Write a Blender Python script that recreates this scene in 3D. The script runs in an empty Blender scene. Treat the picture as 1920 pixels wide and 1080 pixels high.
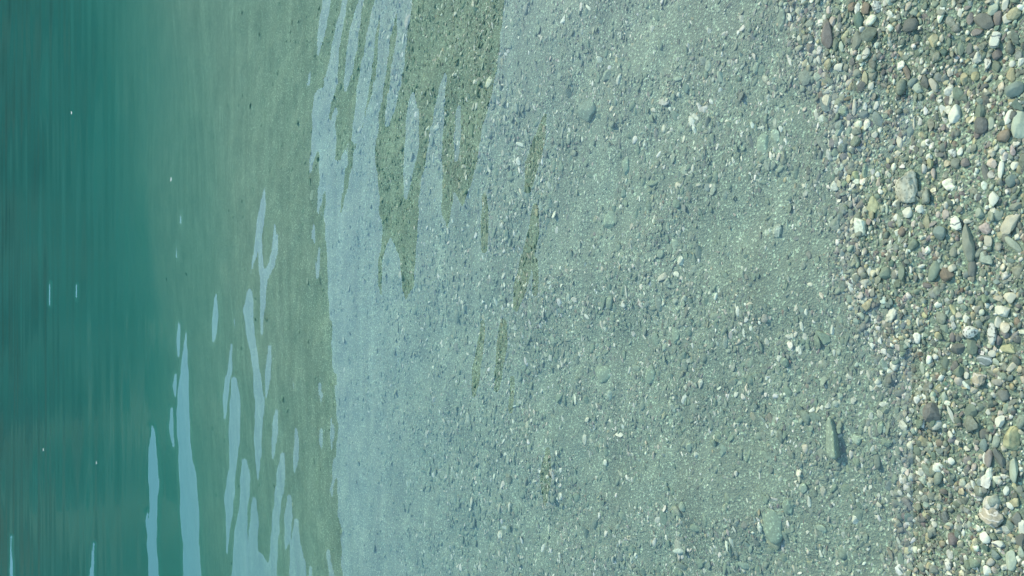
import bpy, math, random
import numpy as np
from mathutils import Matrix, Vector
R = math.radians
D = bpy.data
scene = bpy.context.scene
COL = scene.collection
rng = np.random.default_rng(11)

# ------------------------------------------------------------------ camera
CAM_H, DEP, FPX = 1.6, R(38.0), 1507.0          # height above the water, downward pitch, focal length in px of 1920
cd, sd_ = math.cos(DEP), math.sin(DEP)
AX_R = np.array([0, -sd_, -cd]); AX_U = np.array([1.0, 0, 0]); AX_F = np.array([0, cd, -sd_])
CAM = np.array([0, 0, CAM_H])
cam_data = D.cameras.new("camera"); cam = D.objects.new("camera", cam_data); COL.objects.link(cam)
cam_data.sensor_fit = 'HORIZONTAL'; cam_data.sensor_width = 36.0
cam_data.lens = 36.0 * FPX / 1920.0
cam_data.clip_start = 0.02; cam_data.clip_end = 3000
m = Matrix.Identity(4)
for i in range(3):
    m[i][0] = AX_R[i]; m[i][1] = AX_U[i]; m[i][2] = -AX_F[i]; m[i][3] = CAM[i]
cam.matrix_world = m
scene.camera = cam

# ------------------------------------------------------------------ sky and sun
SUN_EL, SUN_AZ = R(42), R(44)                   # azimuth from +Y (across the lake) towards +X
world = D.worlds.new("World"); scene.world = world; world.use_nodes = True
wn = world.node_tree.nodes; wl = world.node_tree.links
bg = wn['Background']; sky = wn.new('ShaderNodeTexSky'); sky.sky_type = 'NISHITA'
sky.sun_disc = False; sky.sun_elevation = SUN_EL; sky.sun_rotation = SUN_AZ
sky.altitude = 100; sky.air_density = 1.8; sky.dust_density = 0.3; sky.ozone_density = 4.6
wl.new(sky.outputs[0], bg.inputs[0]); bg.inputs[1].default_value = 0.15
sl = D.lights.new("sun", 'SUN'); sl.energy = 2.0; sl.angle = R(0.5); sl.color = (1.0, 0.90, 0.68)
sun = D.objects.new("sun", sl); COL.objects.link(sun)
sdir = Vector((math.sin(SUN_AZ) * math.cos(SUN_EL), math.cos(SUN_AZ) * math.cos(SUN_EL), math.sin(SUN_EL)))
sun.rotation_euler = sdir.to_track_quat('Z', 'Y').to_euler()
scene.view_settings.view_transform = 'Standard'; scene.view_settings.look = 'None'
scene.view_settings.exposure = 1.5; scene.view_settings.gamma = 1.0
scene.render.engine = 'CYCLES'
scene.cycles.volume_bounces = 1; scene.cycles.max_bounces = 8
scene.cycles.transparent_max_bounces = 16
scene.cycles.caustics_reflective = False; scene.cycles.caustics_refractive = False
scene.cycles.use_denoising = True

# ------------------------------------------------------------------ helpers
def ray(px, py):
    d = AX_F * FPX + AX_R * (px - 960) + AX_U * (540 - py)
    return d / np.linalg.norm(d)
def hit_z(px, py, z=0.0):
    d = ray(px, py); t = (z - CAM_H) / d[2]
    return CAM + d * t
def project(x, y, z=0.0):
    vx, vy, vz = x, y, z - CAM_H
    f = vy * AX_F[1] + vz * AX_F[2]; r = vy * AX_R[1] + vz * AX_R[2]
    f = np.where(f > 1e-3, f, 1e-3)
    return 960 + FPX * r / f, 540 - FPX * vx / f
def smooth(a, b, x):
    t = np.clip((x - a) / (b - a), 0, 1); return t * t * (3 - 2 * t)
_ph = np.random.default_rng(5).uniform(0, 6.28, (3, 64, 3))
def fnoise(x, y, scale, seed=0, ax=1.0):
    """smooth pseudo noise, about -1..1, scale = wavelength"""
    r = np.random.default_rng(100 + seed); out = 0
    for k in range(9):
        a = r.uniform(0, math.pi); w = 2 * math.pi / scale * r.uniform(.55, 1.7); p = r.uniform(0, 6.28)
        out = out + np.sin((x * math.cos(a) / ax + y * math.sin(a)) * w + p)
    return out / 3.2
def tag(o, label=None, cat=None, group=None, kind=None):
    if label: o['label'] = label
    if cat: o['category'] = cat
    if group: o['group'] = group
    if kind: o['kind'] = kind
    return o
def mesh_np(name, verts, faces, smooth_=True, mat=None, link=True):
    me = D.meshes.new(name); n = len(faces); k = faces.shape[1]
    me.vertices.add(len(verts)); me.vertices.foreach_set('co', verts.astype(np.float32).ravel())
    me.loops.add(n * k); me.loops.foreach_set('vertex_index', faces.astype(np.int32).ravel())
    me.polygons.add(n); me.polygons.foreach_set('loop_start', np.arange(0, n * k, k, dtype=np.int32))
    me.polygons.foreach_set('loop_total', np.full(n, k, dtype=np.int32))
    me.update(calc_edges=True); me.validate()
    if smooth_: me.polygons.foreach_set('use_smooth', np.ones(n, dtype=bool))
    if mat: me.materials.append(mat)
    o = D.objects.new(name, me)
    if link: COL.objects.link(o)
    return o
def grid_faces(nr, nc):
    i = np.arange(nr * nc).reshape(nr, nc)
    return np.stack([i[:-1, :-1], i[:-1, 1:], i[1:, 1:], i[1:, :-1]], -1).reshape(-1, 4)

# ------------------------------------------------------------------ ground shape
WA = hit_z(1560, 0)[:2]; WB = hit_z(1850, 1080)[:2]        # two points of the waterline
wd = (WB - WA) / np.linalg.norm(WB - WA); wnrm = np.array([wd[1], -wd[0]])
if wnrm[1] < 0: wnrm = -wnrm
def shore(x, y): return (x - WA[0]) * wnrm[0] + (y - WA[1]) * wnrm[1] + 0.035 * fnoise(x, y * 0, .6, 1)
def ground_z(x, y):
    s = shore(x, y)
    q = np.maximum(s - 3.5 - .38 * np.clip(x, -8, 8), 0)
    sea = 0.078 * s - .048 * np.maximum(s - 2, 0) ** 2 / (np.maximum(s - 2, 0) + .5) + 0.115 * q ** 2 / (q + 2.2)
    sea = np.minimum(sea, 6.5)
    land = 0.11 * s; land = np.where(s < -6, -.66 + 0.02 * (s + 6), land)
    z = np.where(s > 0, -sea, -land)
    far = smooth(2, 6, np.abs(s))
    return z + (0.006 * fnoise(x, y, .45, 2) + 0.003 * fnoise(x, y, .13, 3)) * (1 - far) + 0.05 * fnoise(x, y, 4, 4) * far
def hit_ground(px, py):
    z = 0.0
    for _ in range(12):
        p = hit_z(px, py, z); z = float(ground_z(p[0], p[1]))
    return p

# ------------------------------------------------------------------ materials
def mat_new(name):
    mt = D.materials.new(name); mt.use_nodes = True
    nt = mt.node_tree; return mt, nt.nodes, nt.links, nt.nodes['Principled BSDF']
def stone_mat(name, col, spread=.25, speck=None, speck_amt=.0, vein=None, scale=60, rough=.8):
    mt, N, L, b = mat_new(name)
    tc = N.new('ShaderNodeTexCoord')
    mp = N.new('ShaderNodeMapping'); oi = N.new('ShaderNodeObjectInfo')
    vm = N.new('ShaderNodeVectorMath'); vm.operation = 'ADD'
    L.new(tc.outputs['Object'], vm.inputs[0]); L.new(oi.outputs['Random'], vm.inputs[1])
    n1 = N.new('ShaderNodeTexNoise'); n1.inputs['Scale'].default_value = scale; n1.inputs['Detail'].default_value = 5
    n1.inputs['Roughness'].default_value = .65
    L.new(vm.outputs[0], n1.inputs['Vector'])
    r1 = N.new('ShaderNodeValToRGB'); e = r1.color_ramp.elements
    e[0].position = .3; e[1].position = .72
    e[0].color = (*[c * (1 - spread) for c in col], 1); e[1].color = (*[min(.8, c * (1 + spread)) for c in col], 1)
    L.new(n1.outputs['Fac'], r1.inputs['Fac']); out = r1.outputs['Color']
    if speck:
        n2 = N.new('ShaderNodeTexNoise'); n2.inputs['Scale'].default_value = scale * 3.2; n2.inputs['Detail'].default_value = 3
        L.new(vm.outputs[0], n2.inputs['Vector'])
        r2 = N.new('ShaderNodeValToRGB'); r2.color_ramp.elements[0].position = .6 - speck_amt; r2.color_ramp.elements[1].position = .66 - speck_amt * .8
        L.new(n2.outputs['Fac'], r2.inputs['Fac'])
        mx = N.new('ShaderNodeMix'); mx.data_type = 'RGBA'; L.new(r2.outputs['Color'], mx.inputs['Factor'])
        L.new(out, mx.inputs['A']); mx.inputs['B'].default_value = (*speck, 1); out = mx.outputs['Result']
    if vein:
        wv = N.new('ShaderNodeTexWave'); wv.inputs['Scale'].default_value = 22; wv.inputs['Distortion'].default_value = 7
        wv.inputs['Detail'].default_value = 3; wv.inputs['Detail Scale'].default_value = 2
        L.new(vm.outputs[0], wv.inputs['Vector'])
        r3 = N.new('ShaderNodeValToRGB'); r3.color_ramp.elements[0].position = .86; r3.color_ramp.elements[1].position = .95
        L.new(wv.outputs['Fac'], r3.inputs['Fac'])
        mx = N.new('ShaderNodeMix'); mx.data_type = 'RGBA'; L.new(r3.outputs['Color'], mx.inputs['Factor'])
        L.new(out, mx.inputs['A']); mx.inputs['B'].default_value = (*vein, 1); out = mx.outputs['Result']
    # a slight tint of its own for each stone
    hs = N.new('ShaderNodeHueSaturation'); mr = N.new('ShaderNodeMapRange')
    mr.inputs['To Min'].default_value = .84; mr.inputs['To Max'].default_value = 1.16
    L.new(oi.outputs['Random'], mr.inputs['Value']); L.new(mr.outputs[0], hs.inputs['Value']); L.new(out, hs.inputs['Color'])
    L.new(hs.outputs[0], b.inputs['Base Color'])
    b.inputs['Roughness'].default_value = rough; b.inputs['Specular IOR Level'].default_value = .3
    bp = N.new('ShaderNodeBump'); bp.inputs['Strength'].default_value = .35; bp.inputs['Distance'].default_value = .0015
    L.new(n1.outputs['Fac'], bp.inputs['Height']); L.new(bp.outputs[0], b.inputs['Normal'])
    return mt
PAL = {'W': (.53, .535, .48), 'C': (.45, .43, .36), 'G': (.20, .22, .19), 'D': (.14, .15, .14), 'N': (.16, .20, .165),
       'P': (.31, .355, .30), 'B': (.16, .205, .195), 'U': (.19, .175, .17), 'T': (.34, .32, .22), 'R': (.195, .165, .135),
       'Y': (.35, .345, .22), 'K': (.43, .375, .34), 'F': (.10, .155, .135)}
PAL = {k: (v[0] * .76, v[1] * .78, v[2] * .615) for k, v in PAL.items()}
MATS = {k: stone_mat(n, PAL[k], sp) for k, n, sp in (
    ('W', 'white_quartz', .14), ('C', 'cream_limestone', .18), ('G', 'grey_stone', .2), ('D', 'dark_slate', .2), ('N', 'green_grey_schist', .22),
    ('P', 'pale_green_stone', .18), ('B', 'blue_grey_slate', .18), ('U', 'purple_grey_stone', .22), ('T', 'tan_sandstone', .3),
    ('R', 'brown_stone', .3), ('Y', 'ochre_stone', .4), ('K', 'pink_stone', .22), ('F', 'teal_dark_stone', .2))}
MATS['w'] = stone_mat('veined_white_marble', PAL['W'], .15, vein=(.12, .14, .12))
MATS['s'] = stone_mat('speckled_granite', (.38, .39, .29), .15, speck=(.12, .13, .10), speck_amt=.08)
MATS['g'] = stone_mat('coarse_pale_rock', (.32, .325, .22), .35, speck=(.17, .18, .12), speck_amt=.04, scale=45)
MATS['t'] = stone_mat('layered_tan_rock', (.24, .225, .15), .35, vein=(.38, .36, .27), scale=50)
MATS['n'] = stone_mat('banded_green_rock', (.125, .155, .125), .25, vein=(.28, .31, .26))

SILT = np.array([.116, .162, .097])
def wet_mat(k):                                  # the same stone under a film of silt
    if k + '_' not in MATS:
        mt = MATS[k].copy(); mt.name = 'silted_' + MATS[k].name
        hs = next(n for n in mt.node_tree.nodes if n.type == 'HUE_SAT'); src = hs.inputs['Color'].links[0].from_socket
        mx = mt.node_tree.nodes.new('ShaderNodeMix'); mx.data_type = 'RGBA'; mx.inputs['Factor'].default_value = .3 if k in 'WCw' else .6
        mt.node_tree.links.new(src, mx.inputs['A']); mx.inputs['B'].default_value = (*(SILT * 1.45), 1)
        nt = mt.node_tree; co = nt.nodes.new('ShaderNodeTexCoord'); vo_ = nt.nodes.new('ShaderNodeTexVoronoi'); vo_.inputs['Scale'].default_value = 260
        nt.links.new(co.outputs['Object'], vo_.inputs['Vector']); sc_ = nt.nodes.new('ShaderNodeSeparateColor'); nt.links.new(vo_.outputs['Color'], sc_.inputs[0])
        rp = nt.nodes.new('ShaderNodeValToRGB'); rp.color_ramp.elements[0].position = .0; rp.color_ramp.elements[0].color = (.8, .8, .8, 1)
        rp.color_ramp.elements[1].position = 1; rp.color_ramp.elements[1].color = (1.9, 1.9, 1.8, 1); el = rp.color_ramp.elements.new(.8); el.color = (1.05, 1.05, 1.05, 1)
        nt.links.new(sc_.outputs[0], rp.inputs['Fac']); ml = nt.nodes.new('ShaderNodeMix'); ml.data_type = 'RGBA'; ml.blend_type = 'MULTIPLY'; ml.inputs['Factor'].default_value = .85
        nt.links.new(mx.outputs['Result'], ml.inputs['A']); nt.links.new(rp.outputs['Color'], ml.inputs['B'])
        nt.links.new(ml.outputs['Result'], hs.inputs['Color']); MATS[k + '_'] = mt
    return MATS[k + '_']
def mnode(N, L, op, a, b=None):
    n = N.new('ShaderNodeMath'); n.operation = op
    for i, v in enumerate((a, b)):
        if v is None: continue
        if isinstance(v, (int, float)): n.inputs[i].default_value = v
        else: L.new(v, n.inputs[i])
    return n.outputs[0]

# gravel: colour carried per pebble, mottled
gravel_mat, N, L, b = mat_new('mixed_gravel')
at = N.new('ShaderNodeAttribute'); at.attribute_name = 'stone_colour'
tc = N.new('ShaderNodeTexCoord'); n1 = N.new('ShaderNodeTexNoise'); n1.inputs['Scale'].default_value = 170; n1.inputs['Detail'].default_value = 4
L.new(tc.outputs['Object'], n1.inputs['Vector'])
mr = N.new('ShaderNodeMapRange'); mr.inputs['From Min'].default_value = .3; mr.inputs['From Max'].default_value = .7
mr.inputs['To Min'].default_value = .72; mr.inputs['To Max'].default_value = 1.25
L.new(n1.outputs['Fac'], mr.inputs['Value'])
vm = N.new('ShaderNodeVectorMath'); vm.operation = 'SCALE'; L.new(at.outputs['Color'], vm.inputs[0]); L.new(mr.outputs[0], vm.inputs['Scale'])
L.new(vm.outputs[0], b.inputs['Base Color']); b.inputs['Roughness'].default_value = .8; b.inputs['Specular IOR Level'].default_value = .3

# ground: silt and grit
ground_mat, N, L, b = mat_new('silt_and_grit')
tc = N.new('ShaderNodeTexCoord')
n1 = N.new('ShaderNodeTexNoise'); n1.inputs['Scale'].default_value = 5; n1.inputs['Detail'].default_value = 6
vo = N.new('ShaderNodeTexVoronoi'); vo.inputs['Scale'].default_value = 230
n2 = N.new('ShaderNodeTexNoise'); n2.inputs['Scale'].default_value = 60; n2.inputs['Detail'].default_value = 6
for n in (n1, vo, n2): L.new(tc.outputs['Object'], n.inputs['Vector'])
r1 = N.new('ShaderNodeValToRGB'); e = r1.color_ramp.elements
e[0].position = .3; e[0].color = (.098, .138, .086, 1); e[1].position = .7; e[1].color = (.142, .188, .119, 1)
L.new(n1.outputs['Fac'], r1.inputs['Fac'])
sp = N.new('ShaderNodeSeparateColor'); L.new(vo.outputs['Color'], sp.inputs[0])
r2 = N.new('ShaderNodeValToRGB'); e = r2.color_ramp.elements
e[0].position = 0; e[0].color = (.75, .75, .75, 1); e[1].position = 1; e[1].color = (2.6, 2.6, 2.5, 1)
x = e.new(.55); x.color = (.95, .95, .95, 1); x = e.new(.85); x.color = (1.25, 1.25, 1.2, 1)
L.new(sp.outputs[0], r2.inputs['Fac'])
mx = N.new('ShaderNodeMix'); mx.data_type = 'RGBA'; mx.blend_type = 'MULTIPLY'; mx.inputs['Factor'].default_value = .8
L.new(r1.outputs['Color'], mx.inputs['A']); L.new(r2.outputs['Color'], mx.inputs['B'])
mp = N.new('ShaderNodeMapping'); mp.inputs['Scale'].default_value = (.7, 9, 1); L.new(tc.outputs['Object'], mp.inputs['Vector'])
n3 = N.new('ShaderNodeTexNoise'); n3.inputs['Scale'].default_value = 1.6; n3.inputs['Detail'].default_value = 5; L.new(mp.outputs[0], n3.inputs['Vector'])
r3 = N.new('ShaderNodeMapRange'); r3.inputs['From Min'].default_value = .3; r3.inputs['From Max'].default_value = .7
r3.inputs['To Min'].default_value = .84; r3.inputs['To Max'].default_value = 1.18; L.new(n3.outputs['Fac'], r3.inputs['Value'])
v3 = N.new('ShaderNodeVectorMath'); v3.operation = 'SCALE'; L.new(mx.outputs['Result'], v3.inputs[0]); L.new(r3.outputs[0], v3.inputs['Scale'])
L.new(v3.outputs[0], b.inputs['Base Color']); b.inputs['Roughness'].default_value = .85
bp = N.new('ShaderNodeBump'); bp.inputs['Strength'].default_value = .6; bp.inputs['Distance'].default_value = .004
ad = mnode(N, L, 'ADD', vo.outputs['Distance'], n2.outputs['Fac'])
L.new(ad, bp.inputs['Height']); L.new(bp.outputs[0], b.inputs['Normal'])

# water
water_mat = D.materials.new('lake_water'); water_mat.use_nodes = True
N = water_mat.node_tree.nodes; L = water_mat.node_tree.links; N.remove(N['Principled BSDF']); mo = N['Material Output']
tr = N.new('ShaderNodeBsdfTransparent'); gl = N.new('ShaderNodeBsdfGlossy'); gl.inputs['Roughness'].default_value = 0.0
fr = N.new('ShaderNodeFresnel'); geo = N.new('ShaderNodeNewGeometry'); io = N.new('ShaderNodeMix'); io.data_type = 'FLOAT'
io.inputs['A'].default_value = 1.40; io.inputs['B'].default_value = 1 / 1.40     # the light goes straight through, so both sides reflect alike
L.new(geo.outputs['Backfacing'], io.inputs['Factor']); L.new(io.outputs['Result'], fr.inputs['IOR'])
ms = N.new('ShaderNodeMixShader'); L.new(fr.outputs[0], ms.inputs[0]); L.new(tr.outputs[0], ms.inputs[1]); L.new(gl.outputs[0], ms.inputs[2])
tc = N.new('ShaderNodeTexCoord'); mp = N.new('ShaderNodeMapping'); mp.inputs['Scale'].default_value = (.5, 2.6, 1)
nz = N.new('ShaderNodeTexNoise'); nz.inputs['Scale'].default_value = 3.0; nz.inputs['Detail'].default_value = 3
L.new(tc.outputs['Object'], mp.inputs['Vector']); L.new(mp.outputs[0], nz.inputs['Vector'])
bp = N.new('ShaderNodeBump'); bp.inputs['Strength'].default_value = 1.0; bp.inputs['Distance'].default_value = .0012
L.new(nz.outputs['Fac'], bp.inputs['Height'])
for n in (gl, fr): L.new(bp.outputs[0], n.inputs['Normal'])
L.new(ms.outputs[0], mo.inputs['Surface'])
va = N.new('ShaderNodeVolumeAbsorption'); va.inputs['Color'].default_value = (.08, .50, .44, 1); va.inputs['Density'].default_value = .60
vs = N.new('ShaderNodeVolumeScatter'); vs.inputs['Color'].default_value = (.065, .31, .26, 1); vs.inputs['Density'].default_value = .38
vs.inputs['Anisotropy'].default_value = .0
ads = N.new('ShaderNodeAddShader'); L.new(va.outputs[0], ads.inputs[0]); L.new(vs.outputs[0], ads.inputs[1]); L.new(ads.outputs[0], mo.inputs['Volume'])

hill_mat, N, L, b = mat_new('forested_slope')
tc = N.new('ShaderNodeTexCoord'); n1 = N.new('ShaderNodeTexNoise'); n1.inputs['Scale'].default_value = .08; n1.inputs['Detail'].default_value = 8
L.new(tc.outputs['Object'], n1.inputs['Vector']); r1 = N.new('ShaderNodeValToRGB'); e = r1.color_ramp.elements
e[0].position = .38; e[0].color = (.012, .032, .022, 1); e[1].position = .62; e[1].color = (.055, .075, .045, 1)
L.new(n1.outputs['Fac'], r1.inputs['Fac']); L.new(r1.outputs[0], b.inputs['Base Color']); b.inputs['Roughness'].default_value = .95

# ------------------------------------------------------------------ ground sheet
def axis(near0, near1, step, far0, far1):
    a = list(np.arange(near0, near1, step)); s = step; v = near1
    while v < far1: a.append(v); s *= 1.18; v += s
    a.append(far1); s = step; v = near0 - step; pre = []
    while v > far0: pre.append(v); s *= 1.18; v -= s
    pre.append(far0); return np.array(pre[::-1] + a)
gx = axis(-2.6, 2.6, .02, -420, 420); gy = axis(.2, 5.4, .02, -420, 420)
X, Y = np.meshgrid(gx, gy)
ground = mesh_np('ground', np.stack([X, Y, ground_z(X, Y)], -1).reshape(-1, 3), grid_faces(len(gy), len(gx)), True, ground_mat)
tag(ground, kind='structure')

# ------------------------------------------------------------------ hills across the lake
SKY0 = 25.7
def skyline(az):                                # elevation of the ridge in degrees, az in degrees
    return SKY0 + 4.0 * smooth(4, 26, az) + 1.0 * np.sin(az * .11 + 1) * smooth(25, 60, np.abs(az))
az = np.linspace(-75, 75, 301); t = np.linspace(0, 1, 40)
A, T = np.meshgrid(az, t)
d0, d1 = 150., 290.
dist = d0 + (d1 - d0) * T
zr = np.tan(np.radians(skyline(A))) * d1
Z = -7 + (zr + 7) * (T ** .93) + fnoise(A, T * 40, 9, 21) * 3 * np.sin(T * math.pi)
Xh = dist * np.sin(np.radians(A)); Yh = dist * np.cos(np.radians(A))
back = np.stack([(d1 + 160) * np.sin(np.radians(az)), (d1 + 160) * np.cos(np.radians(az)), -7 + 0 * az], -1)
V = np.concatenate([np.stack([Xh, Yh, Z], -1).reshape(-1, 3), back])
hills = mesh_np('hills', V, grid_faces(41, 301), True, hill_mat); tag(hills, kind='structure')

# ------------------------------------------------------------------ water: where ripples show sky and where they show the hill
SKYPOLY = [(613,455),(614,520),(618,560),(622,620),(625,700),(630,740),(634,800),(631,850),(624,880),(619,925),(622,940),(629,900),(633,898),(636,960),(641,1000),(644,1080),
 (646,1400),(1700,1400),(1700,-500),(985,-500),(945,0),(938,90),(920,180),(905,240),(893,300),(880,350),(864,388),(858,375),(847,352),(843,400),(836,428),(828,405),(824,330),(826,250),(834,140),(829,134),
 (815,195),(802,260),(790,330),(782,400),(781,470),(772,540),(760,564),(754,540),(750,500),(738,455),(731,445),(722,460),(716,500),(712,562),(709,530),(711,480),(714,440),(710,380),(706,320),(700,280),
 (702,250),(690,236),(675,240),(668,270),(655,330),(639,396),(645,350),(652,300),(652,272),(636,298),(629,300),(631,230),(634,205),(628,195),(621,225),(617,215),(622,190),(632,150),(632,130),(618,135),
 (613,160),(597,165),(590,185),(586,240),(583,300),(582,326),(588,318),(597,282),(601,285),(598,350),(596,395),(600,402),(607,370),(615,350),(612,380),(608,400),(609,445)]
SKYS = [[(497,347,1),(495,380,5),(489,420,6),(484,455,5),(477,490,3),(473,512,1)],[(516,419,2),(517,440,4),(516,470,5),(508,500,6),(499,520,5)],
 [(487,440,4),(490,480,4),(495,520,6),(494,570,5),(491,628,1.5)],[(470,545,4),(467,580,9),(470,615,8),(477,660,6),(484,705,7),(488,750,8),(487,800,8),(485,850,6),(484,905,2)],
 [(507,649,3),(506,680,5),(503,710,5),(499,745,1.5)],[(519,767,2),(516,800,5),(514,830,5),(512,862,2)],[(556,805,2),(556,840,5),(554,865,5),(552,888,1.5)],
 [(601,717,2),(601,740,3),(600,760,1)],[(603,805,2),(602,825,3.5),(602,842,1.5)],[(622,785,2),(622,815,4),(622,843,2)],[(550,714,1.5),(550,730,2)],
 [(407,549,1.5),(405,590,5),(404,620,5),(401,643,2)],[(441,600,1.5),(441,620,1.5)],[(434,645,1.5),(433,690,4),(426,740,5),(423,788,2)],
 [(441,711,4),(443,760,10),(441,820,9),(438,880,7),(433,930,9),(430,1000,4),(429,1040,2)],[(461,864,4),(462,900,9),(459,950,8),(455,1000,12),(453,1080,16),(450,1300,16)],
 [(478,935,3),(478,980,8),(476,1030,9),(478,1080,12),(478,1300,12)],[(531,852,3),(528,890,8),(522,950,7),(517,1010,7),(512,1080,10),(510,1300,12)],
 [(544,930,3),(541,970,7),(540,1010,6),(537,1033,2)],[(557,975,3),(556,1020,9),(560,1080,16),(562,1300,18)],[(490,1042,4),(492,1080,26),(492,1300,30)],[(583,1062,2),(584,1080,4),(586,1200,5)],
 [(615,1034,3),(618,1055,4),(622,1080,5),(625,1200,6)],[(337,606,2),(337,640,4),(338,670,1.5)],[(332,702,2),(331,725,4),(331,744,2)],[(325,766,2),(325,800,5),(328,840,2)],
 [(351,622,1),(348,680,5),(346,740,10),(346,800,11),(350,860,12),(355,900,15),(358,960,17),(361,1020,15),(363,1080,16),(366,1300,16)],
 [(288,800,2),(289,840,7),(291,900,9),(291,960,7),(287,1020,8),(292,1080,9),(295,1200,6)],[(280,960,2),(280,980,3),(281,1000,1)],
 [(95,530,1),(94,572,1.5)],[(145,532,1),(144,560,1.5)],[(22,1005,1.5),(24,1080,3),(25,1200,3)],[(177,1020,1.5),(175,1080,4),(175,1200,4)],
 [(341,397,1),(340,418,1.5)],[(334,455,1),(333,482,1.5)],[(461,372,1),(461,390,1.2)],[(590,442,1.5),(589,455,1.5)],[(599,465,2),(598,500,4),(596,522,2)],[(588,420,2),(588,450,2.5)],
 [(582,130,2),(578,160,3),(577,175,1)],
 [(622,-200,12),(614,0,9),(607,50,8),(597,102,2)],[(660,-200,10),(648,0,5),(640,40,7),(632,80,8),(627,120,9),(622,150,12)],[(700,-200,8),(678,0,6),(668,50,9),(660,100,9),(651,150,6),(648,170,2)],
 [(740,-200,10),(712,0,9),(700,50,9),(690,110,10),(680,170,11),(672,230,10),(670,260,10)],[(770,-200,12),(735,0,14),(722,60,11),(716,120,10),(708,170,9),(697,220,12),(690,270,14)],
 [(790,-200,12),(758,0,12),(752,60,10),(745,120,10),(735,180,10),(725,232,4)],[(772,175,4),(772,220,11),(771,270,13),(764,320,8),(758,370,3)],[(857,200,4),(855,250,6),(851,300,3)]]
DARKS = [[(362,962,2),(361,1000,3)],[(1022,215,3),(1010,260,9),(995,310,10),(988,355,5)],[(907,365,3),(907,420,6),(907,468,4)],
 [(1003,385,4),(998,440,9),(985,490,10),(972,540,10),(967,580,3)],[(1003,490,4),(1002,550,4)],[(903,605,3),(898,650,5),(890,700,6),(886,742,3)],
 [(943,605,5),(939,650,8),(933,700,6),(928,730,4)],[(960,710,3),(956,770,4)],[(1026,845,4),(1022,890,9),(1020,945,3)],[(628,700,2),(629,720,2)]]
def capsule_sd(px, py, pts):                    # >0 inside
    out = np.full(px.shape, -1e4)
    for (x0, y0, r0), (x1, y1, r1) in zip(pts[:-1], pts[1:]):
        dx, dy = x1 - x0, y1 - y0
        t = np.clip(((px - x0) * dx + (py - y0) * dy) / (dx * dx + dy * dy), 0, 1)
        out = np.maximum(out, (r0 + (r1 - r0) * t) - np.hypot(px - x0 - dx * t, py - y0 - dy * t))
    return out
def poly_sd(px, py, poly):
    dmin = np.full(px.shape, 1e9); ins = np.zeros(px.shape, bool); n = len(poly)
    for i in range(n):
        (x0, y0), (x1, y1) = poly[i], poly[(i + 1) % n]; dx, dy = x1 - x0, y1 - y0
        t = np.clip(((px - x0) * dx + (py - y0) * dy) / (dx * dx + dy * dy + 1e-9), 0, 1)
        dmin = np.minimum(dmin, np.hypot(px - x0 - dx * t, py - y0 - dy * t))
        c = (y0 > py) != (y1 > py)
        with np.errstate(divide='ignore', invalid='ignore'):
            ins ^= c & (px < dx * (py - y0) / (dy if dy else 1e-9) + x0)
    return np.where(ins, dmin, -dmin)
# rows evenly spaced as seen, fanning columns: a tessellation only
pxs = np.arange(1500, -120, -2.5)
rows = np.array([hit_z(p, 540)[1] for p in pxs])
pre = np.arange(rows[0] - 1.2, rows[0], .05); s = rows[-1] - rows[-2]; far = []; v = rows[-1]
while v < 420: s *= 1.12; v += s; far.append(v)
rows = np.concatenate([pre, rows, far]); u = np.linspace(-1, 1, 421)
U, Yw = np.meshgrid(u, rows)
Xw = U * (1.3 + np.maximum(Yw, .2) * .55)
Xw = np.where(Yw > 20, U * (12.3 + (Yw - 20) * 1.0), Xw)
px, py = project(Xw, Yw)
# the ripple outlines are slightly irregular
wob = 1.3 * np.sin(py / 17 + px / 9) + .8 * np.sin(py / 7.3 - px / 21)
sdv = poly_sd(px + wob, py, SKYPOLY)
for p in DARKS: sdv = np.minimum(sdv, -capsule_sd(px + wob * .5, py, [(a_, b_, c_ * 1.35 + .5) for a_, b_, c_ in p]))
for p in SKYS: sdv = np.maximum(sdv, capsule_sd(px + wob * .5, py, p))
dep = np.degrees(np.arctan2(CAM_H, np.hypot(Xw, Yw))); azv = np.degrees(np.arctan2(Xw, Yw))
need = (skyline(azv) - dep) / 2                 # tilt that would just show the ridge line
k = np.clip(0.30 * np.abs(need) / 3 + .22, .2, 3)
k = np.where(need > 6, 3.0, k)
e = np.clip(k * sdv, -60, 2.2)
mg = np.clip(k * sdv, -1.3, 1.3)
rippled = np.where(sdv < 0, np.where(need > 0, np.minimum(np.clip(need + e, 0, None), need + mg), need - np.clip(-k * sdv, 0, 2)),
                   np.where(need > 0, need + e, np.maximum(np.minimum(need + k * sdv, 0), need + mg)))
fade = smooth(-260, -60, px) * smooth(-500, -120, py) * smooth(1580, 1200, py)
tilt = rippled * fade
mask = np.clip(np.abs(tilt) / 1.0, 0, 1)
base = (.55 * fnoise(Xw, Yw, .5, 31, 3.0) + .35 * fnoise(Xw, Yw, 1.3, 32, 2.0)) * smooth(1.5, 6, Yw) * smooth(60, 15, Yw)
outer = 2.2 * fnoise(Xw, Yw, .7, 33, 3.0) * (1 - fade) * smooth(2.5, 6, Yw) * smooth(40, 12, Yw)
slope = np.tan(np.radians(tilt + base * (1 - mask) * .35 + (1.3 * fnoise(Xw, Yw, .30, 51, 9.0) + .8 * fnoise(Xw, Yw, .9, 52, 7.0)) * smooth(5.5, 9, Yw) * (1 - mask) * smooth(80, 30, Yw) + outer))
H = np.zeros_like(Xw); dy = np.diff(rows)
for i in range(1, len(rows)):
    H[i] = H[i - 1] + (slope[i] - H[i - 1] / .12) * min(dy[i - 1], .05)
H *= smooth(200, 40, Yw) * smooth(.8, 2.5, Yw)
nr, nc = Xw.shape
top = np.stack([Xw, Yw, H], -1).reshape(-1, 3)
idx = np.arange(nr * nc).reshape(nr, nc)
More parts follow.
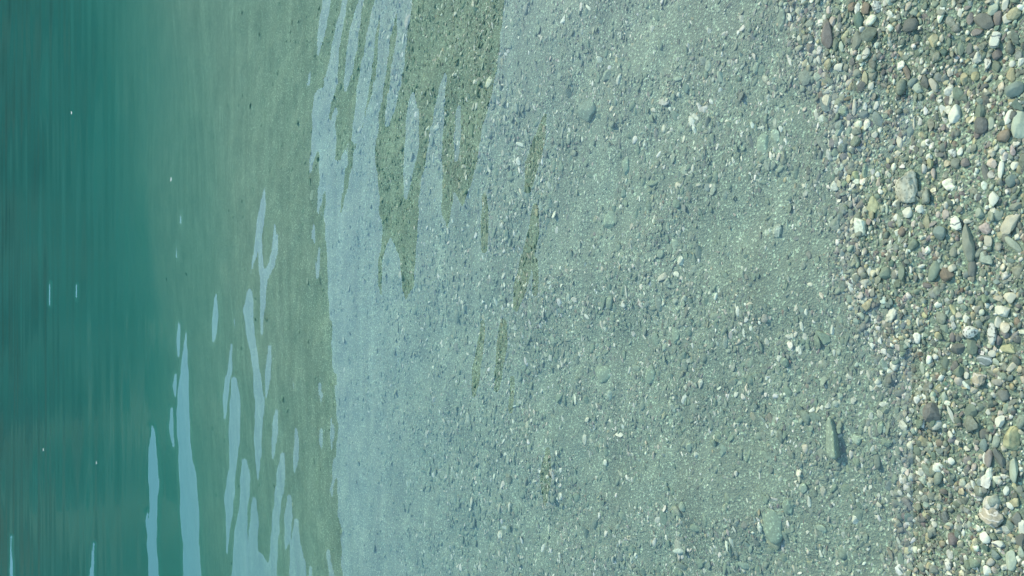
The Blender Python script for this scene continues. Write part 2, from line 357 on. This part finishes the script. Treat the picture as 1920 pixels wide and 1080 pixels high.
ring = np.concatenate([idx[0, :], idx[1:, -1], idx[-1, -2::-1], idx[-2:0:-1, 0]])
bot = top[ring].copy(); bot[:, 2] = -7.5
V = np.concatenate([top, bot, [[0, 60, -7.5]]]); nb = len(ring); b0 = nr * nc
F = [grid_faces(nr, nc)]
j = np.arange(nb); j2 = (j + 1) % nb
F.append(np.stack([ring[j], b0 + j, b0 + j2, ring[j2]], -1))
quads = np.concatenate(F)
me = D.meshes.new('water')
tri = np.stack([b0 + j2, b0 + j, np.full(nb, b0 + nb)], -1)
nq = len(quads); me.vertices.add(len(V)); me.vertices.foreach_set('co', V.astype(np.float32).ravel())
loops = np.concatenate([quads.ravel(), tri.ravel()]).astype(np.int32)
me.loops.add(len(loops)); me.loops.foreach_set('vertex_index', loops); me.polygons.add(nq + nb)
me.polygons.foreach_set('loop_start', np.concatenate([np.arange(nq) * 4, nq * 4 + np.arange(nb) * 3]).astype(np.int32))
me.polygons.foreach_set('loop_total', np.concatenate([np.full(nq, 4), np.full(nb, 3)]).astype(np.int32))
me.update(calc_edges=True); me.validate()
sm = np.zeros(nq + nb, bool); sm[:len(F[0])] = True; me.polygons.foreach_set('use_smooth', sm)
nrm = np.zeros((len(V), 3)); nrm[:, 2] = 1
flat_s = slope.ravel(); lat = (np.gradient(H, axis=1) / np.maximum(np.gradient(Xw, axis=1), 1e-3)).ravel() * .5
nrm[:nr * nc, 1] = -flat_s; nrm[:nr * nc, 0] = -lat; nrm[nr * nc:] = (0, 0, -1)
nrm /= np.linalg.norm(nrm, axis=1)[:, None]
me.normals_split_custom_set_from_vertices(nrm.tolist())
print('wave height', H.min(), H.max())
me.materials.append(water_mat); water = D.objects.new('water', me); COL.objects.link(water); tag(water, kind='structure')

# ------------------------------------------------------------------ stones
import bmesh
def ico(n):
    bm = bmesh.new(); bmesh.ops.create_icosphere(bm, subdivisions=n, radius=1.0)
    v = np.array([x.co[:] for x in bm.verts]); f = np.array([[q.index for q in x.verts] for x in bm.faces]); bm.free(); return v, f
ICO1, ICO2, ICO4 = ico(1), ico(2), ico(4)
def stone_shape(v, r, cuts=6, depth=(.55, .9), lump=.08, sub=.0):
    p = v.copy()
    for k in range(4):
        a = r.normal(size=3); a /= np.linalg.norm(a); p *= (1 + lump * np.sin(p @ a * r.uniform(1.5, 3.2) + r.uniform(0, 6)))[:, None]
    for k in range(cuts):
        n = r.normal(size=3); n /= np.linalg.norm(n); c = r.uniform(*depth)
        ex = np.maximum(p @ n - c, 0); p -= n * (ex * .88)[:, None]
    if sub:
        for k in range(14):
            a = r.normal(size=3); a /= np.linalg.norm(a); p *= (1 + sub * np.sin(v @ a * r.uniform(6, 15) + r.uniform(0, 6)))[:, None]
    return p / np.abs(p).max(0)

# traced stones: px, py, width, height (in the photo), turn, colour, form, own words ('' = worded from its look and neighbours), short name for others to refer to
S = """
1709,46,27,26,0,D,r|round dark grey cobble lying alone among fine gravel|round dark grey cobble
1847,40,40,25,35,D,o|broad dark slate oval beside a purplish stone|broad dark slate oval
1874,34,18,26,0,U,b||
1821,36,14,22,0,U,o||
1863,18,18,26,0,P,b||
1886,7,12,22,20,W,b||
1890,35,18,18,0,W,b||
1868,77,22,34,15,w,a|white angular stone crossed by a dark crack|cracked white stone
1753,77,18,24,0,T,b|pale tan blocky stone on fine grey gravel|pale tan block
1767,72,9,14,0,C,o||
1752,159,13,28,-25,C,o||
1722,167,18,22,0,P,a||
1713,153,22,14,-30,B,o||
1701,135,12,30,-15,R,l|thin brown blade of slate with a pale edge|brown slate blade
1735,155,16,28,0,D,a||
1808,148,18,24,0,T,a||
1830,143,14,18,0,Y,r||
1835,110,16,22,20,W,a||
1852,122,14,32,0,s,a||
1905,165,30,34,45,B,b|blue-grey slab corner cut by the picture edge|blue-grey slab
1870,125,16,24,0,N,b||
1898,142,16,28,0,T,b||
1900,119,12,14,0,W,r||
1915,117,12,18,0,W,a||
1802,90,12,32,0,N,o||
1819,90,11,26,0,D,o||
1772,98,12,16,0,F,b||
1780,78,9,20,0,N,o||
1835,60,22,14,0,U,b||
1800,25,9,16,0,W,o||
1872,102,18,20,0,U,b||
1793,214,24,34,10,W,r|plump creamy white pebble, brightest of the upper beach|plump creamy white pebble
1860,232,14,24,0,P,o|smooth mint green oval pebble|mint green oval
1841,209,20,30,0,N,o||
1913,235,24,52,0,P,b|long pale green slab running along the frame edge|long pale green slab
1883,255,22,22,0,R,b|square brown block of stone under a white pebble|square brown block
1891,222,14,30,25,W,b||
1880,283,11,14,0,W,r||
1878,318,11,38,0,W,l|long white bar of stone standing upright in gravel|upright white bar
1862,308,20,22,0,K,a||
1897,338,19,25,0,B,r|dark blue-grey oval pebble beside the long white bar|dark blue oval
1904,310,14,16,0,W,b||
1707,345,48,74,8,g,a|largest pale rough rock at the waterline with a crumbly layered face|rough pale rock
1744,295,14,14,0,W,a||
1787,287,14,18,0,s,a||
1801,285,11,17,15,W,o||
1752,325,12,22,0,K,a||
1687,267,13,24,0,C,b||
1686,287,14,14,0,C,a||
1848,322,12,36,-12,D,o||
1793,307,18,20,0,G,b||
1812,306,16,18,0,U,b||
1715,233,6,28,0,C,l||
1707,247,16,20,0,B,b||
1864,371,18,30,0,W,o|large smooth white oval pebble above a grey wedge|large white oval
1702,400,20,26,0,W,b|white block with a banded face below the rough pale rock|banded white block
1792,420,24,30,-20,w,a|pale triangular stone split by a dark horizontal line|split pale triangle
1763,437,24,26,0,B,b|blue-grey blocky stone beside the split pale triangle|blue-grey block
1817,457,21,72,-5,G,l|long tapered grey slate standing upright, longest on the beach|long tapered slate
1838,400,16,20,0,P,b||
1895,420,26,44,25,C,a|lumpy cream stone shaped like two joined knobs|lumpy cream stone
1902,388,34,14,-20,G,a||
1903,460,14,42,-40,P,l||
1854,452,13,22,0,C,o||
1733,471,10,18,-30,K,a||
1755,507,22,48,25,N,o|grey-green slate leaning towards the rusty pebble cluster|leaning grey-green slate
1824,503,14,36,0,D,l||
1778,515,24,26,0,R,a|rusty brown crumbly stone with cream flecks|rusty crumbly stone
1692,507,13,36,0,N,o||
1737,415,14,30,0,T,a||
1773,402,14,18,0,K,o||
1759,402,9,12,0,K,o||
1726,392,16,16,0,W,r||
1713,458,18,20,0,N,b||
1908,445,14,14,0,W,a||
1788,473,14,20,0,G,b||
1798,472,6,11,0,W,o||
1787,502,16,16,0,C,b||
1822,622,27,24,0,s,r|round pale speckled pebble with a greenish tint|round speckled pebble
1883,583,32,22,15,W,a|flat white triangular stone near the shore side|flat white triangle
1894,558,24,22,0,C,b||
1873,605,13,22,0,W,b||
1861,627,16,44,0,s,l|tall black and white speckled stone in brown pebbles|tall speckled stone
1847,675,29,20,0,n,o|ribbed grey oval pebble with fine ridges|ribbed grey oval
1797,653,24,22,0,D,b||
1873,637,14,20,0,U,r||
1886,627,14,18,0,U,r||
1862,662,14,14,0,W,b||
1893,655,28,18,0,Y,a|ochre yellow patch of flat stone on the dry beach|ochre flat stone
1812,597,12,16,0,W,b||
1897,688,12,28,30,C,o||
1787,632,11,18,0,U,o||
1797,633,10,16,0,D,b||
1823,647,20,34,0,N,o||
1772,615,15,24,-30,N,o||
1773,683,14,32,0,N,o||
1799,698,20,24,0,N,b||
1813,703,9,14,0,W,o||
1787,580,8,24,-25,Y,l||
1799,590,13,14,0,C,b||
1801,562,10,16,0,W,o||
1840,712,30,30,0,t,a|striped yellowish stone with fanned pale bands|fan-striped stone
1851,572,9,12,0,W,b||
1730,693,11,24,-15,P,a||
1722,603,8,18,0,W,l||
1878,790,20,22,0,W,a|bright white stone with a dark underside|bright white stone
1898,822,28,46,15,Y,a|large olive yellow stone with a craggy edge|olive yellow stone
1847,813,16,20,0,D,b||
1845,833,15,26,0,B,b||
1903,882,17,42,0,P,b|tall flat mint green slab with straight sides|tall mint slab
1835,802,10,36,0,N,l||
1853,773,10,13,0,W,b||
1822,773,20,30,0,N,b||
1827,732,14,12,0,C,a||
1882,740,20,24,0,D,r||
1783,775,8,36,-22,W,l|thin curved white stone sliver under shallow water|curved white sliver
1771,745,12,22,0,P,o||
1772,799,7,10,0,W,r||
1785,865,13,14,0,W,r|bright white pebble at the edge of a smooth silt patch|bright silt-edge pebble
1710,768,10,13,0,W,a||
1728,728,15,14,0,W,a||
1875,860,18,38,-25,D,a||
1855,858,14,34,0,U,l||
1832,840,8,14,0,K,o||
1847,858,7,22,0,W,l||
1868,828,12,26,20,P,o||
1689,827,8,18,0,W,o||
1696,882,11,14,20,W,o||
1700,845,8,16,0,R,b||
1862,973,44,46,10,t,a|broad tan and orange layered rock among white pebbles|tan layered rock
1872,994,14,12,0,C,b||
1848,1007,18,20,0,W,r||
1875,1020,26,16,0,w,b||
1897,1050,18,34,0,P,o|large pale oval cobble with faint banding|large pale oval
1852,1070,13,18,0,W,b||
1887,920,10,16,0,W,b||
1912,918,12,16,0,G,o||
1894,948,11,14,-30,W,b||
1917,988,12,28,0,W,b||
1915,1013,16,30,0,D,b||
1868,1040,16,16,0,B,a||
1907,973,16,26,0,D,b||
1905,940,20,20,0,T,a||
1827,910,8,22,-20,W,l||
1837,933,12,12,0,w,r||
1840,958,7,14,0,W,o||
1752,982,10,13,-20,W,o||
1778,1003,10,16,0,P,o||
1778,1058,14,20,0,s,r||
1690,1050,14,32,0,N,o||
1705,1042,11,13,-30,W,b||
1687,1017,7,20,-25,W,l||
1744,908,12,16,0,W,a||
1807,998,7,12,0,W,o||
1818,982,8,15,0,P,o||
1699,905,8,20,0,K,l||
1465,27,16,54,5,G,l|tall flat grey bar of stone under water near the top|tall grey bar
1573,126,18,17,0,W,r|brightest white pebble just under the water's edge|brightest white pebble
1588,127,13,15,0,G,r||
1634,161,12,15,0,W,b||
1563,40,14,22,0,K,b||
1548,32,9,12,0,W,b||
1555,19,9,14,0,K,o||
1539,42,11,14,0,w,r||
1612,40,20,32,0,F,b|dark teal block of stone below brown pebbles|dark teal block
1625,15,18,24,0,R,b||
1598,15,20,18,-20,R,a||
1645,13,20,24,0,s,a||
1553,70,20,50,0,U,b|reddish grey slab under shallow water beside green ovals|reddish grey slab
1575,37,9,26,0,D,l||
1567,82,11,30,0,N,o||
1578,87,10,22,0,P,o||
1608,78,18,36,20,G,o||
1625,98,16,26,15,w,o||
1622,148,11,28,0,T,o||
1638,142,16,18,0,G,b||
1500,72,11,12,0,W,b||
1532,72,7,12,0,W,o||
1500,88,20,12,-20,K,a||
1646,223,16,38,-30,B,b|blue slate bar lying across the waterline|blue slate bar
1620,216,22,16,0,B,b||
1563,248,9,16,0,w,o||
1573,247,15,30,25,n,b||
1582,208,20,24,0,G,a||
1602,198,9,36,5,C,l|long cream stick of stone beside grey slate|long cream stick
1623,198,10,18,0,W,a||
1645,195,10,22,15,W,a||
1641,253,13,14,0,W,b||
1622,322,14,36,0,D,l|dark leaf-shaped slate pointing down in the shallows|dark leaf-shaped slate
1617,299,6,14,0,W,o||
1600,299,6,14,0,W,o||
1570,322,13,15,0,s,r||
1567,350,16,24,-15,W,a||
1646,327,11,13,0,W,b||
1593,248,12,26,0,B,o||
1567,285,14,20,0,N,o||
1532,215,10,22,-15,W,o||
1548,225,10,20,-25,P,a||
1470,298,12,26,10,R,b||
1458,435,22,28,0,s,a|big white grainy stone alone on the silty bed|big white grainy stone
1602,442,14,12,0,C,b||
1637,382,22,36,0,Y,a|yellow ochre stone patch glowing through shallow water|yellow ochre patch
1587,378,8,13,0,W,o||
1604,386,7,7,0,W,b||
1630,508,8,18,0,W,o||
1587,517,6,10,0,W,o||
1543,530,7,13,10,w,o||
1652,443,6,14,0,W,o||
1664,393,7,20,0,P,l||
1662,513,22,26,0,N,r||
1476,420,5,24,5,P,l||
1673,590,22,38,25,g,o|large pale oblong cobble leaning by a small blue stone|large pale oblong
1503,611,8,21,-10,W,o||
1478,631,13,9,10,w,o||
1643,630,9,21,-15,w,o||
1562,619,9,24,0,W,l||
1564,661,7,14,0,W,b||
1605,632,13,9,-15,C,b||
1595,560,18,20,0,P,r||
1621,563,16,18,0,w,r||
1592,706,14,10,25,W,o||
1461,672,9,12,0,W,b||
1472,680,18,18,20,N,r||
1647,715,14,14,0,W,b||
1666,572,11,13,0,B,a||
1658,683,14,24,-30,n,b||
1517,703,8,18,0,P,a||
1553,760,11,14,0,W,a||
1568,757,13,14,0,s,r||
1563,748,7,7,0,W,r||
1576,743,11,16,0,P,b||
1601,750,13,16,0,W,a||
1593,728,11,14,0,P,b||
1648,722,16,8,10,W,o||
1657,758,20,12,0,W,b||
1663,770,22,18,0,D,a|dark hollow-looking stone tucked under a white one|dark tucked stone
1634,779,10,16,0,W,b||
1650,778,14,18,0,K,a||
1632,810,8,24,-8,C,o||
1608,823,22,22,0,P,b||
1652,802,16,26,0,N,b||
1662,830,24,20,0,N,a||
1558,884,5,9,-30,W,l||
1448,812,7,14,0,W,o||
1452,990,44,66,0,N,r|large domed greenish rock with yellowish crest in deeper water|large domed rock
1452,1013,28,36,0,T,r||
1426,992,10,26,0,W,a||
1507,914,16,22,0,P,r||
1544,922,12,20,-10,C,b||
1517,940,8,22,0,W,o||
1604,973,14,20,0,W,b|white block casting a shadow on flat grey bed|white shadowed block
1540,990,20,14,15,G,o||
1477,950,26,32,0,N,a||
1407,1048,8,9,0,W,r||
1395,1070,8,9,0,W,r||
1267,626,18,46,0,N,o|tall smooth grey-green oval lying on the lake bed|tall grey-green oval
1236,567,16,34,0,U,o||
1145,567,20,28,0,N,o||
1260,762,16,30,-30,g,a|pale ragged stone lying slanted on silt|pale ragged stone
1314,720,11,20,10,W,b||
1381,739,9,13,0,W,b||
1404,736,6,11,0,W,o||
1194,690,20,12,0,P,o||
1130,700,38,36,0,N,b|wide flat blue-grey slab at the edge of the sky reflection|wide blue-grey slab
1222,702,24,38,10,N,o||
1437,640,10,14,-25,W,o||
1277,489,15,24,-10,W,a|white triangular pebble on the mid lake bed|white triangular pebble
1240,477,16,18,0,P,a||
1252,425,9,22,0,P,b||
1176,310,18,36,0,N,o||
1144,412,26,34,0,N,b|round greenish cobble where the blue reflection ends|round greenish cobble
1349,330,6,10,0,W,o||
1240,390,7,12,0,W,o||
1252,530,16,20,0,g,a||
1224,54,9,14,0,W,b||
1367,116,7,10,0,W,o||
1271,111,8,8,0,W,r||
1391,34,8,18,-15,W,b||
1330,57,10,14,0,W,a||
1105,207,44,46,0,B,b|very large round cobble far under the blue reflection|very large round cobble
1140,142,24,22,0,D,r||
1161,150,9,24,15,W,a||
1272,147,18,10,10,P,b||
1272,177,9,10,0,W,r||
1405,57,8,9,0,D,b||
1417,127,12,22,15,G,o||
1135,867,11,13,0,W,b|square white pebble on the bed near the long dark streak|square white pebble
1107,851,6,15,0,W,o||
1305,852,9,12,0,W,b||
1360,950,10,14,0,T,b||
1292,837,14,20,0,P,b||
1280,950,12,16,0,P,r||
1431,271,24,40,0,N,b||
1455,255,18,30,0,P,b||
""".strip().splitlines()
CNAME = {'W':'white','C':'cream','G':'grey','D':'dark slate','N':'grey-green','P':'pale green','B':'blue-grey','U':'purplish grey','T':'tan','R':'brown','Y':'ochre','K':'pinkish','F':'dark teal',
         'w':'veined white','s':'speckled white','g':'rough pale','t':'banded tan','n':'banded green'}
FNAME = {'r':'round','o':'oval','b':'blocky','l':'long thin','a':'jagged','S':'flat'}
heroes = []
for line in S:
    num, lab, short = line.split('|'); q = num.split(',')
    heroes.append(dict(px=float(q[0]), py=float(q[1]), w=float(q[2]), h=float(q[3]), a=float(q[4]), c=q[5], f=q[6], lab=lab, short=short))
anchors = [h for h in heroes if h['short']]
used = set(h['lab'] for h in heroes if h['lab'])
def word(h):
    zone = 'submerged ' if shore(h['P'][0], h['P'][1]) > .04 else ''
    area = h['w'] * h['h']
    size = 'tiny ' if area < 90 else 'small ' if area < 190 else '' if area < 420 else 'large '
    base = f"{size}{zone}{CNAME[h['c']]} {FNAME[h['f']]} pebble".replace('speckled white', 'speckled').replace('long thin', 'slim')
    near = sorted(anchors, key=lambda a: (a['px'] - h['px']) ** 2 + (a['py'] - h['py']) ** 2)
    for a in near[:6]:
        dx, dy = h['px'] - a['px'], h['py'] - a['py']; dd = math.hypot(dx, dy) - (a['w'] + h['w']) / 2
        rel = ('on the shore side of' if dx > 0 else 'on the lake side of') if abs(dx) > abs(dy) else ('below' if dy > 0 else 'above')
        how = 'just ' if dd < 22 else '' if dd < 60 else 'well ' if dd < 140 else 'far '
        s = f"{base} {how}{rel} the {a['short']}"
        if s not in used and len(s.split()) <= 16: used.add(s); return s
    s = f"{base} between the {near[0]['short']} and the {near[1]['short']}"
    used.add(s); return s
hero_xy = []
SLAB = [(1541,786),(1547,781),(1553,783),(1558,795),(1564,806),(1569,820),(1573,836),(1577,855),(1568,860),(1556,858),(1546,852),(1540,838),(1538,815),(1537,798)]
SLAB = [(1577 - (1577 - a_) * .68, b_) for a_, b_ in SLAB]
anchors.append(dict(px=1556, py=820, w=40, h=80, short='big undercut slab'))
for i, h in enumerate(heroes):
    P = hit_ground(h['px'], h['py']); h['P'] = P
    dirv = P - CAM; dist = np.linalg.norm(dirv); sdep = CAM_H / dist if False else -dirv[2] / dist
    if h['px'] > 1560: h['w'] *= .93; h['h'] *= .93
    wy = h['w'] * dist / FPX / min(1, sdep + .12); wx = h['h'] * dist / FPX
    r = np.random.default_rng(1000 + i); f = h['f']
    cuts, depth, lump, flat, sub = {'r': (9, (.68, .92), .07, .62, .007), 'o': (9, (.62, .9), .07, .5, .007), 'b': (9, (.55, .82), .05, .6, .006),
                     'l': (7, (.6, .85), .05, .8, .006), 'a': (11, (.42, .8), .08, .62, .014), 'S': (6, (.62, .9), .03, .42, .005)}[f]
    if h['c'] in 'gt': sub = .022
    v = stone_shape(ICO4[0], r, cuts, depth, lump, sub)
    if h['c'] == 'g': v[:, 0] *= 1 + .06 * np.sign(np.sin(v[:, 0] * 14))
    if h['w'] * h['h'] > 700 and h['px'] < 1500: flat *= .6
    ax_, ay_ = wx / 2, wy / 2; az_ = flat * min(ax_, ay_) * r.uniform(.85, 1.1)
    v = v * np.array([ax_, ay_, az_])
    tx, ty = r.uniform(-.12, .12, 2)
    if f == 'S': ty, tx = 0, .28                       # slab tipped up on its landward edge
    ca, sa = math.cos(R(-h['a'])), math.sin(R(-h['a']))
    # world x = picture up, world y = picture left
    x = v[:, 0] * ca - v[:, 1] * sa; y = v[:, 0] * sa + v[:, 1] * ca; z = v[:, 2] - y * tx * 1.0 + x * ty
    o = mesh_np('rock' if h['w'] * h['h'] > 1500 else 'pebble', np.stack([x, y, z], -1), ICO4[1], True, MATS[h['c']] if shore(P[0], P[1]) < .05 else wet_mat(h['c']))
    lift = (.42 if shore(P[0], P[1]) < .03 else .12) * az_
    o.location = (P[0], P[1], float(ground_z(P[0], P[1])) + lift + (.4 * az_ if f == 'S' else 0))
    lab = h['lab'] or word(h)
    tag(o, lab, 'rock' if o.name.startswith('rock') else 'pebble', 'stones lying on the beach and lake bed')
    en = .8 if shore(P[0], P[1]) < .05 else .5
    hero_xy.append((P[0], P[1], ax_ * en, ay_ * en))
# the big slab: a split sheet of slate propped up on its landward edge
P0 = hit_ground(1556, 820); pts = [hit_ground(*q)[:2] - P0[:2] for q in SLAB]; ring_ = []
for i in range(len(pts)):
    for t_ in (0, .33, .67): ring_.append(pts[i] * (1 - t_) + pts[(i + 1) % len(pts)] * t_)
ring_ = np.array(ring_); ring_ += np.random.default_rng(9).normal(0, .0006, ring_.shape); nrg = len(ring_)
lev = []
for sc, zt in ((.93, -.012), (1.0, .0), (1.0, .5), (.97, .9), (.86, 1.0), (.6, 1.02), (.3, 1.0)):
    c_ = ring_ * sc; topz = .007 + np.clip(-(c_[:, 1]) * .42, -.004, .03) + .0012 * fnoise(c_[:, 0], c_[:, 1], .03, 77)
    lev.append(np.stack([c_[:, 0], c_[:, 1], np.where(zt < 0, -.012, topz * zt)], -1))
Vs = np.concatenate(lev + [[[0, 0, .009]]]); Fs = []
for l_ in range(6):
    for j_ in range(nrg):
        a_, b_ = l_ * nrg + j_, l_ * nrg + (j_ + 1) % nrg; Fs += [(a_, b_, b_ + nrg), (a_, b_ + nrg, a_ + nrg)]
for j_ in range(nrg): Fs.append((6 * nrg + j_, 6 * nrg + (j_ + 1) % nrg, 7 * nrg))
o = mesh_np('rock', Vs, np.array(Fs), True, wet_mat('G')); o.location = (P0[0], P0[1], float(ground_z(P0[0], P0[1])) + .002)
bmx = bmesh.new(); bmx.from_mesh(o.data); bmesh.ops.recalc_face_normals(bmx, faces=bmx.faces); bmx.to_mesh(o.data); bmx.free()
tag(o, 'large flat grey slab under water with a dark shadowed edge, biggest stone near the shore', 'rock', 'stones lying on the beach and lake bed')
hero_xy.append((P0[0], P0[1], .036, .016))
hero_xy = np.array(hero_xy)

# ------------------------------------------------------------------ loose pebbles that nobody could count
var1 = [stone_shape(ICO1[0], rng, 3, (.5, .95), .18) for _ in range(30)]
var2 = [stone_shape(ICO2[0], rng, int(rng.integers(5, 12)), (.42, .86), .06) for _ in range(60)]
COLS = np.array([PAL[k] for k in 'WCGDNPBUTRYKF'])
P_DRY = np.array([.135, .07, .28, .09, .15, .05, .035, .05, .055, .012, .006, .014, .003]); P_WET = np.array([.135, .03, .26, .08, .30, .09, .05, .03, .02, .01, .005, .012, .013])
parts_v, parts_f, parts_c, parts_s = [], [], [], []; voff = 0
def scatter(n, y0, y1, hw, r_med, r_sig, rmin, rmax, s0, s1, sil):
    global voff
    ym = (y0 + y1) / 2; n = int(n * (.85 + ym * .48) / (.55 + ym * .48) * 1.03)
    y = rng.uniform(y0, y1, n); x = rng.uniform(-1, 1, n) * hw(y); s = shore(x, y)
    keep = (s > s0) & (s < s1); x, y, s = x[keep], y[keep], s[keep]
    r = np.clip(r_med * np.exp(rng.normal(0, r_sig, len(x))), rmin, rmax)
    ok = np.ones(len(x), bool)
    for hx, hy, ha, hb in hero_xy:
        ok &= ((x - hx) / (ha + r * .4)) ** 2 + ((y - hy) / (hb + r * .4)) ** 2 > 1
    # silt patches swallow the pebbles under water
    silt = fnoise(x, y, .55, 41) * .6 + fnoise(x, y, .2, 42) * .5
    wet = smooth(.0, .24, s)
    ok &= ~((silt > sil) & (wet > .5) & (rng.uniform(size=len(x)) < .8))
    ok &= rng.uniform(size=len(x)) > smooth(1.7, 3.3, s) * .96
    x, y, s, r, wet = x[ok], y[ok], s[ok], r[ok], wet[ok]; n = len(x)
    asp = np.where(wet > .5, rng.uniform(.28, .72, n), rng.uniform(.42, .92, n)); flat = rng.uniform(.35, .75, n) * (1 - .5 * smooth(1.6, 3.5, s)) * (1 - .22 * wet)
    yaw = rng.normal(0, .36, n); yaw = np.where(rng.uniform(size=n) < .25, rng.uniform(0, 3.14, n), yaw)   # most lie along the shore
    tx, ty = rng.normal(0, .22, (2, n))
    a, b_, c = r, r * asp, r * asp * flat
    z = ground_z(x, y) + c * np.where(wet > .5, rng.uniform(-.75, .25, n), rng.uniform(-.1, .7, n))
    # colours
    cw = (rng.uniform(size=n)); ci = np.where(wet > .5, np.searchsorted(np.cumsum(P_WET) / P_WET.sum(), cw), np.searchsorted(np.cumsum(P_DRY) / P_DRY.sum(), cw))
    col = COLS[np.minimum(ci, 12)] * rng.uniform(.78, 1.22, (n, 1)) * rng.uniform(.95, 1.05, (n, 3))
    white = (ci <= 1) & (rng.uniform(size=n) < .6)
    coat = np.clip(wet * np.where(white, .1, np.where(r > .011, .35, 0) + rng.uniform(0, .75, n) ** 1.2) + smooth(1.4, 3.2, s) * .6, 0, .96)[:, None]; col = col * (1 - coat) + SILT * 1.12 * coat     # silt coat
    big = r > .0075
    for vs, F_, sel in ((var1, ICO1[1], ~big), (var2, ICO2[1], big)):
        ids = np.where(sel)[0]
        if not len(ids): continue
        pick = rng.integers(0, len(vs), len(ids)); V3 = np.array(vs)[pick]                       # k, m, 3
        V3 = V3 * np.stack([a[ids], b_[ids], c[ids]], -1)[:, None, :]
        zz = V3[..., 2] + V3[..., 0] * tx[ids, None] + V3[..., 1] * ty[ids, None]
        cy, sy = np.cos(yaw[ids])[:, None], np.sin(yaw[ids])[:, None]
        xx = V3[..., 0] * cy - V3[..., 1] * sy + x[ids, None]; yy = V3[..., 0] * sy + V3[..., 1] * cy + y[ids, None]
        zz = zz + z[ids, None]; mth = V3.shape[1]
        parts_v.append(np.stack([xx, yy, zz], -1).reshape(-1, 3).astype(np.float32))
        parts_f.append((F_[None] + (voff + np.arange(len(ids)) * mth)[:, None, None]).reshape(-1, 3).astype(np.int32))
        parts_c.append(np.repeat(np.concatenate([col[ids], np.ones((len(ids), 1))], 1), mth, 0).astype(np.float32))
        parts_s.append(np.repeat(rng.uniform(size=len(ids)) < .45, len(F_)))
        voff += len(ids) * mth
near = lambda y: .85 + y * .48
#        n      y0   y1   width r_med  sig  rmin   rmax   s0   s1   silt
scatter(66000, .15, 1.8, near, .0040, .35, .0022, .009, -2, .16, 9)        # dry grit
scatter(19000, .15, 1.8, near, .0068, .38, .005, .017, -2, .13, 9)
scatter(900, .6, 1.9, near, .0062, .35, .0045, .014, .1, .45, 9)        # dry pebbles
scatter(60000, .7, 2.4, near, .0050, .35, .0026, .010, .05, 1.5, .3)
scatter(9500, .7, 2.4, near, .0100, .33, .006, .021, .05, 1.5, .25)
scatter(1500, .7, 3.2, near, .0165, .22, .011, .024, .38, 2.2, .6)
scatter(46000, 1.9, 4.6, near, .0085, .35, .004, .017, 1.1, 3.4, .4)
scatter(5000, 1.9, 5.4, near, .0160, .3, .008, .034, 1.1, 4, .4)
scatter(26000, 3.6, 8.5, near, .0150, .35, .008, .035, 2.9, 7, .2)
V = np.concatenate(parts_v); F3 = np.concatenate(parts_f); C4 = np.concatenate(parts_c)
gravel = mesh_np('gravel', V, F3, True, gravel_mat)
gravel.data.polygons.foreach_set('use_smooth', np.concatenate(parts_s))
ca_ = gravel.data.color_attributes.new('stone_colour', 'FLOAT_COLOR', 'POINT'); ca_.data.foreach_set('color', C4.ravel())
tag(gravel, 'mixed grey, green and white gravel covering the beach and the shallow lake bed', 'gravel', None, 'stuff')
print('gravel faces', len(F3), 'heroes', len(heroes))

# ------------------------------------------------------------------ specks floating on the lake
fleck_mat, N, L, b = mat_new('white_fleck'); b.inputs['Roughness'].default_value = .6
nz = N.new('ShaderNodeTexNoise'); nz.inputs['Scale'].default_value = 200; r1 = N.new('ShaderNodeValToRGB'); e = r1.color_ramp.elements
e[0].color = (.5, .5, .42, 1); e[1].color = (.75, .74, .68, 1); L.new(nz.outputs['Fac'], r1.inputs['Fac']); L.new(r1.outputs[0], b.inputs['Base Color'])
for i, (qx, qy, ln, lab) in enumerate((
        (320, 336, .016, 'small white fleck floating on the pale green water'), (134, 212, .02, 'tiny white fleck floating on the dark teal water near the top'),
        (81, 843, .022, 'tiny pale fleck drifting on the deep teal water near the lower corner'), (180, 867, .018, 'tiny pale fleck drifting just beside a thin blue glint on deep water'))):
    P = hit_z(qx, qy, .004); r = np.random.default_rng(70 + i)
    v = stone_shape(ICO2[0], r, 4, (.5, .9), .1) * np.array([ln, ln * .5, ln * .14])
    v[:, 2] += v[:, 0] ** 2 * 12
    jj = np.argmin((rows - P[1]) ** 2); ii = np.argmin((Xw[jj] - P[0]) ** 2)
    o = mesh_np('fleck', v, ICO2[1], True, fleck_mat); o.location = (P[0], P[1], float(H[jj, ii]) + ln * .08)
    o.rotation_euler.z = r.uniform(-.4, .4)
    tag(o, lab, 'fleck', 'white flecks floating on the lake')
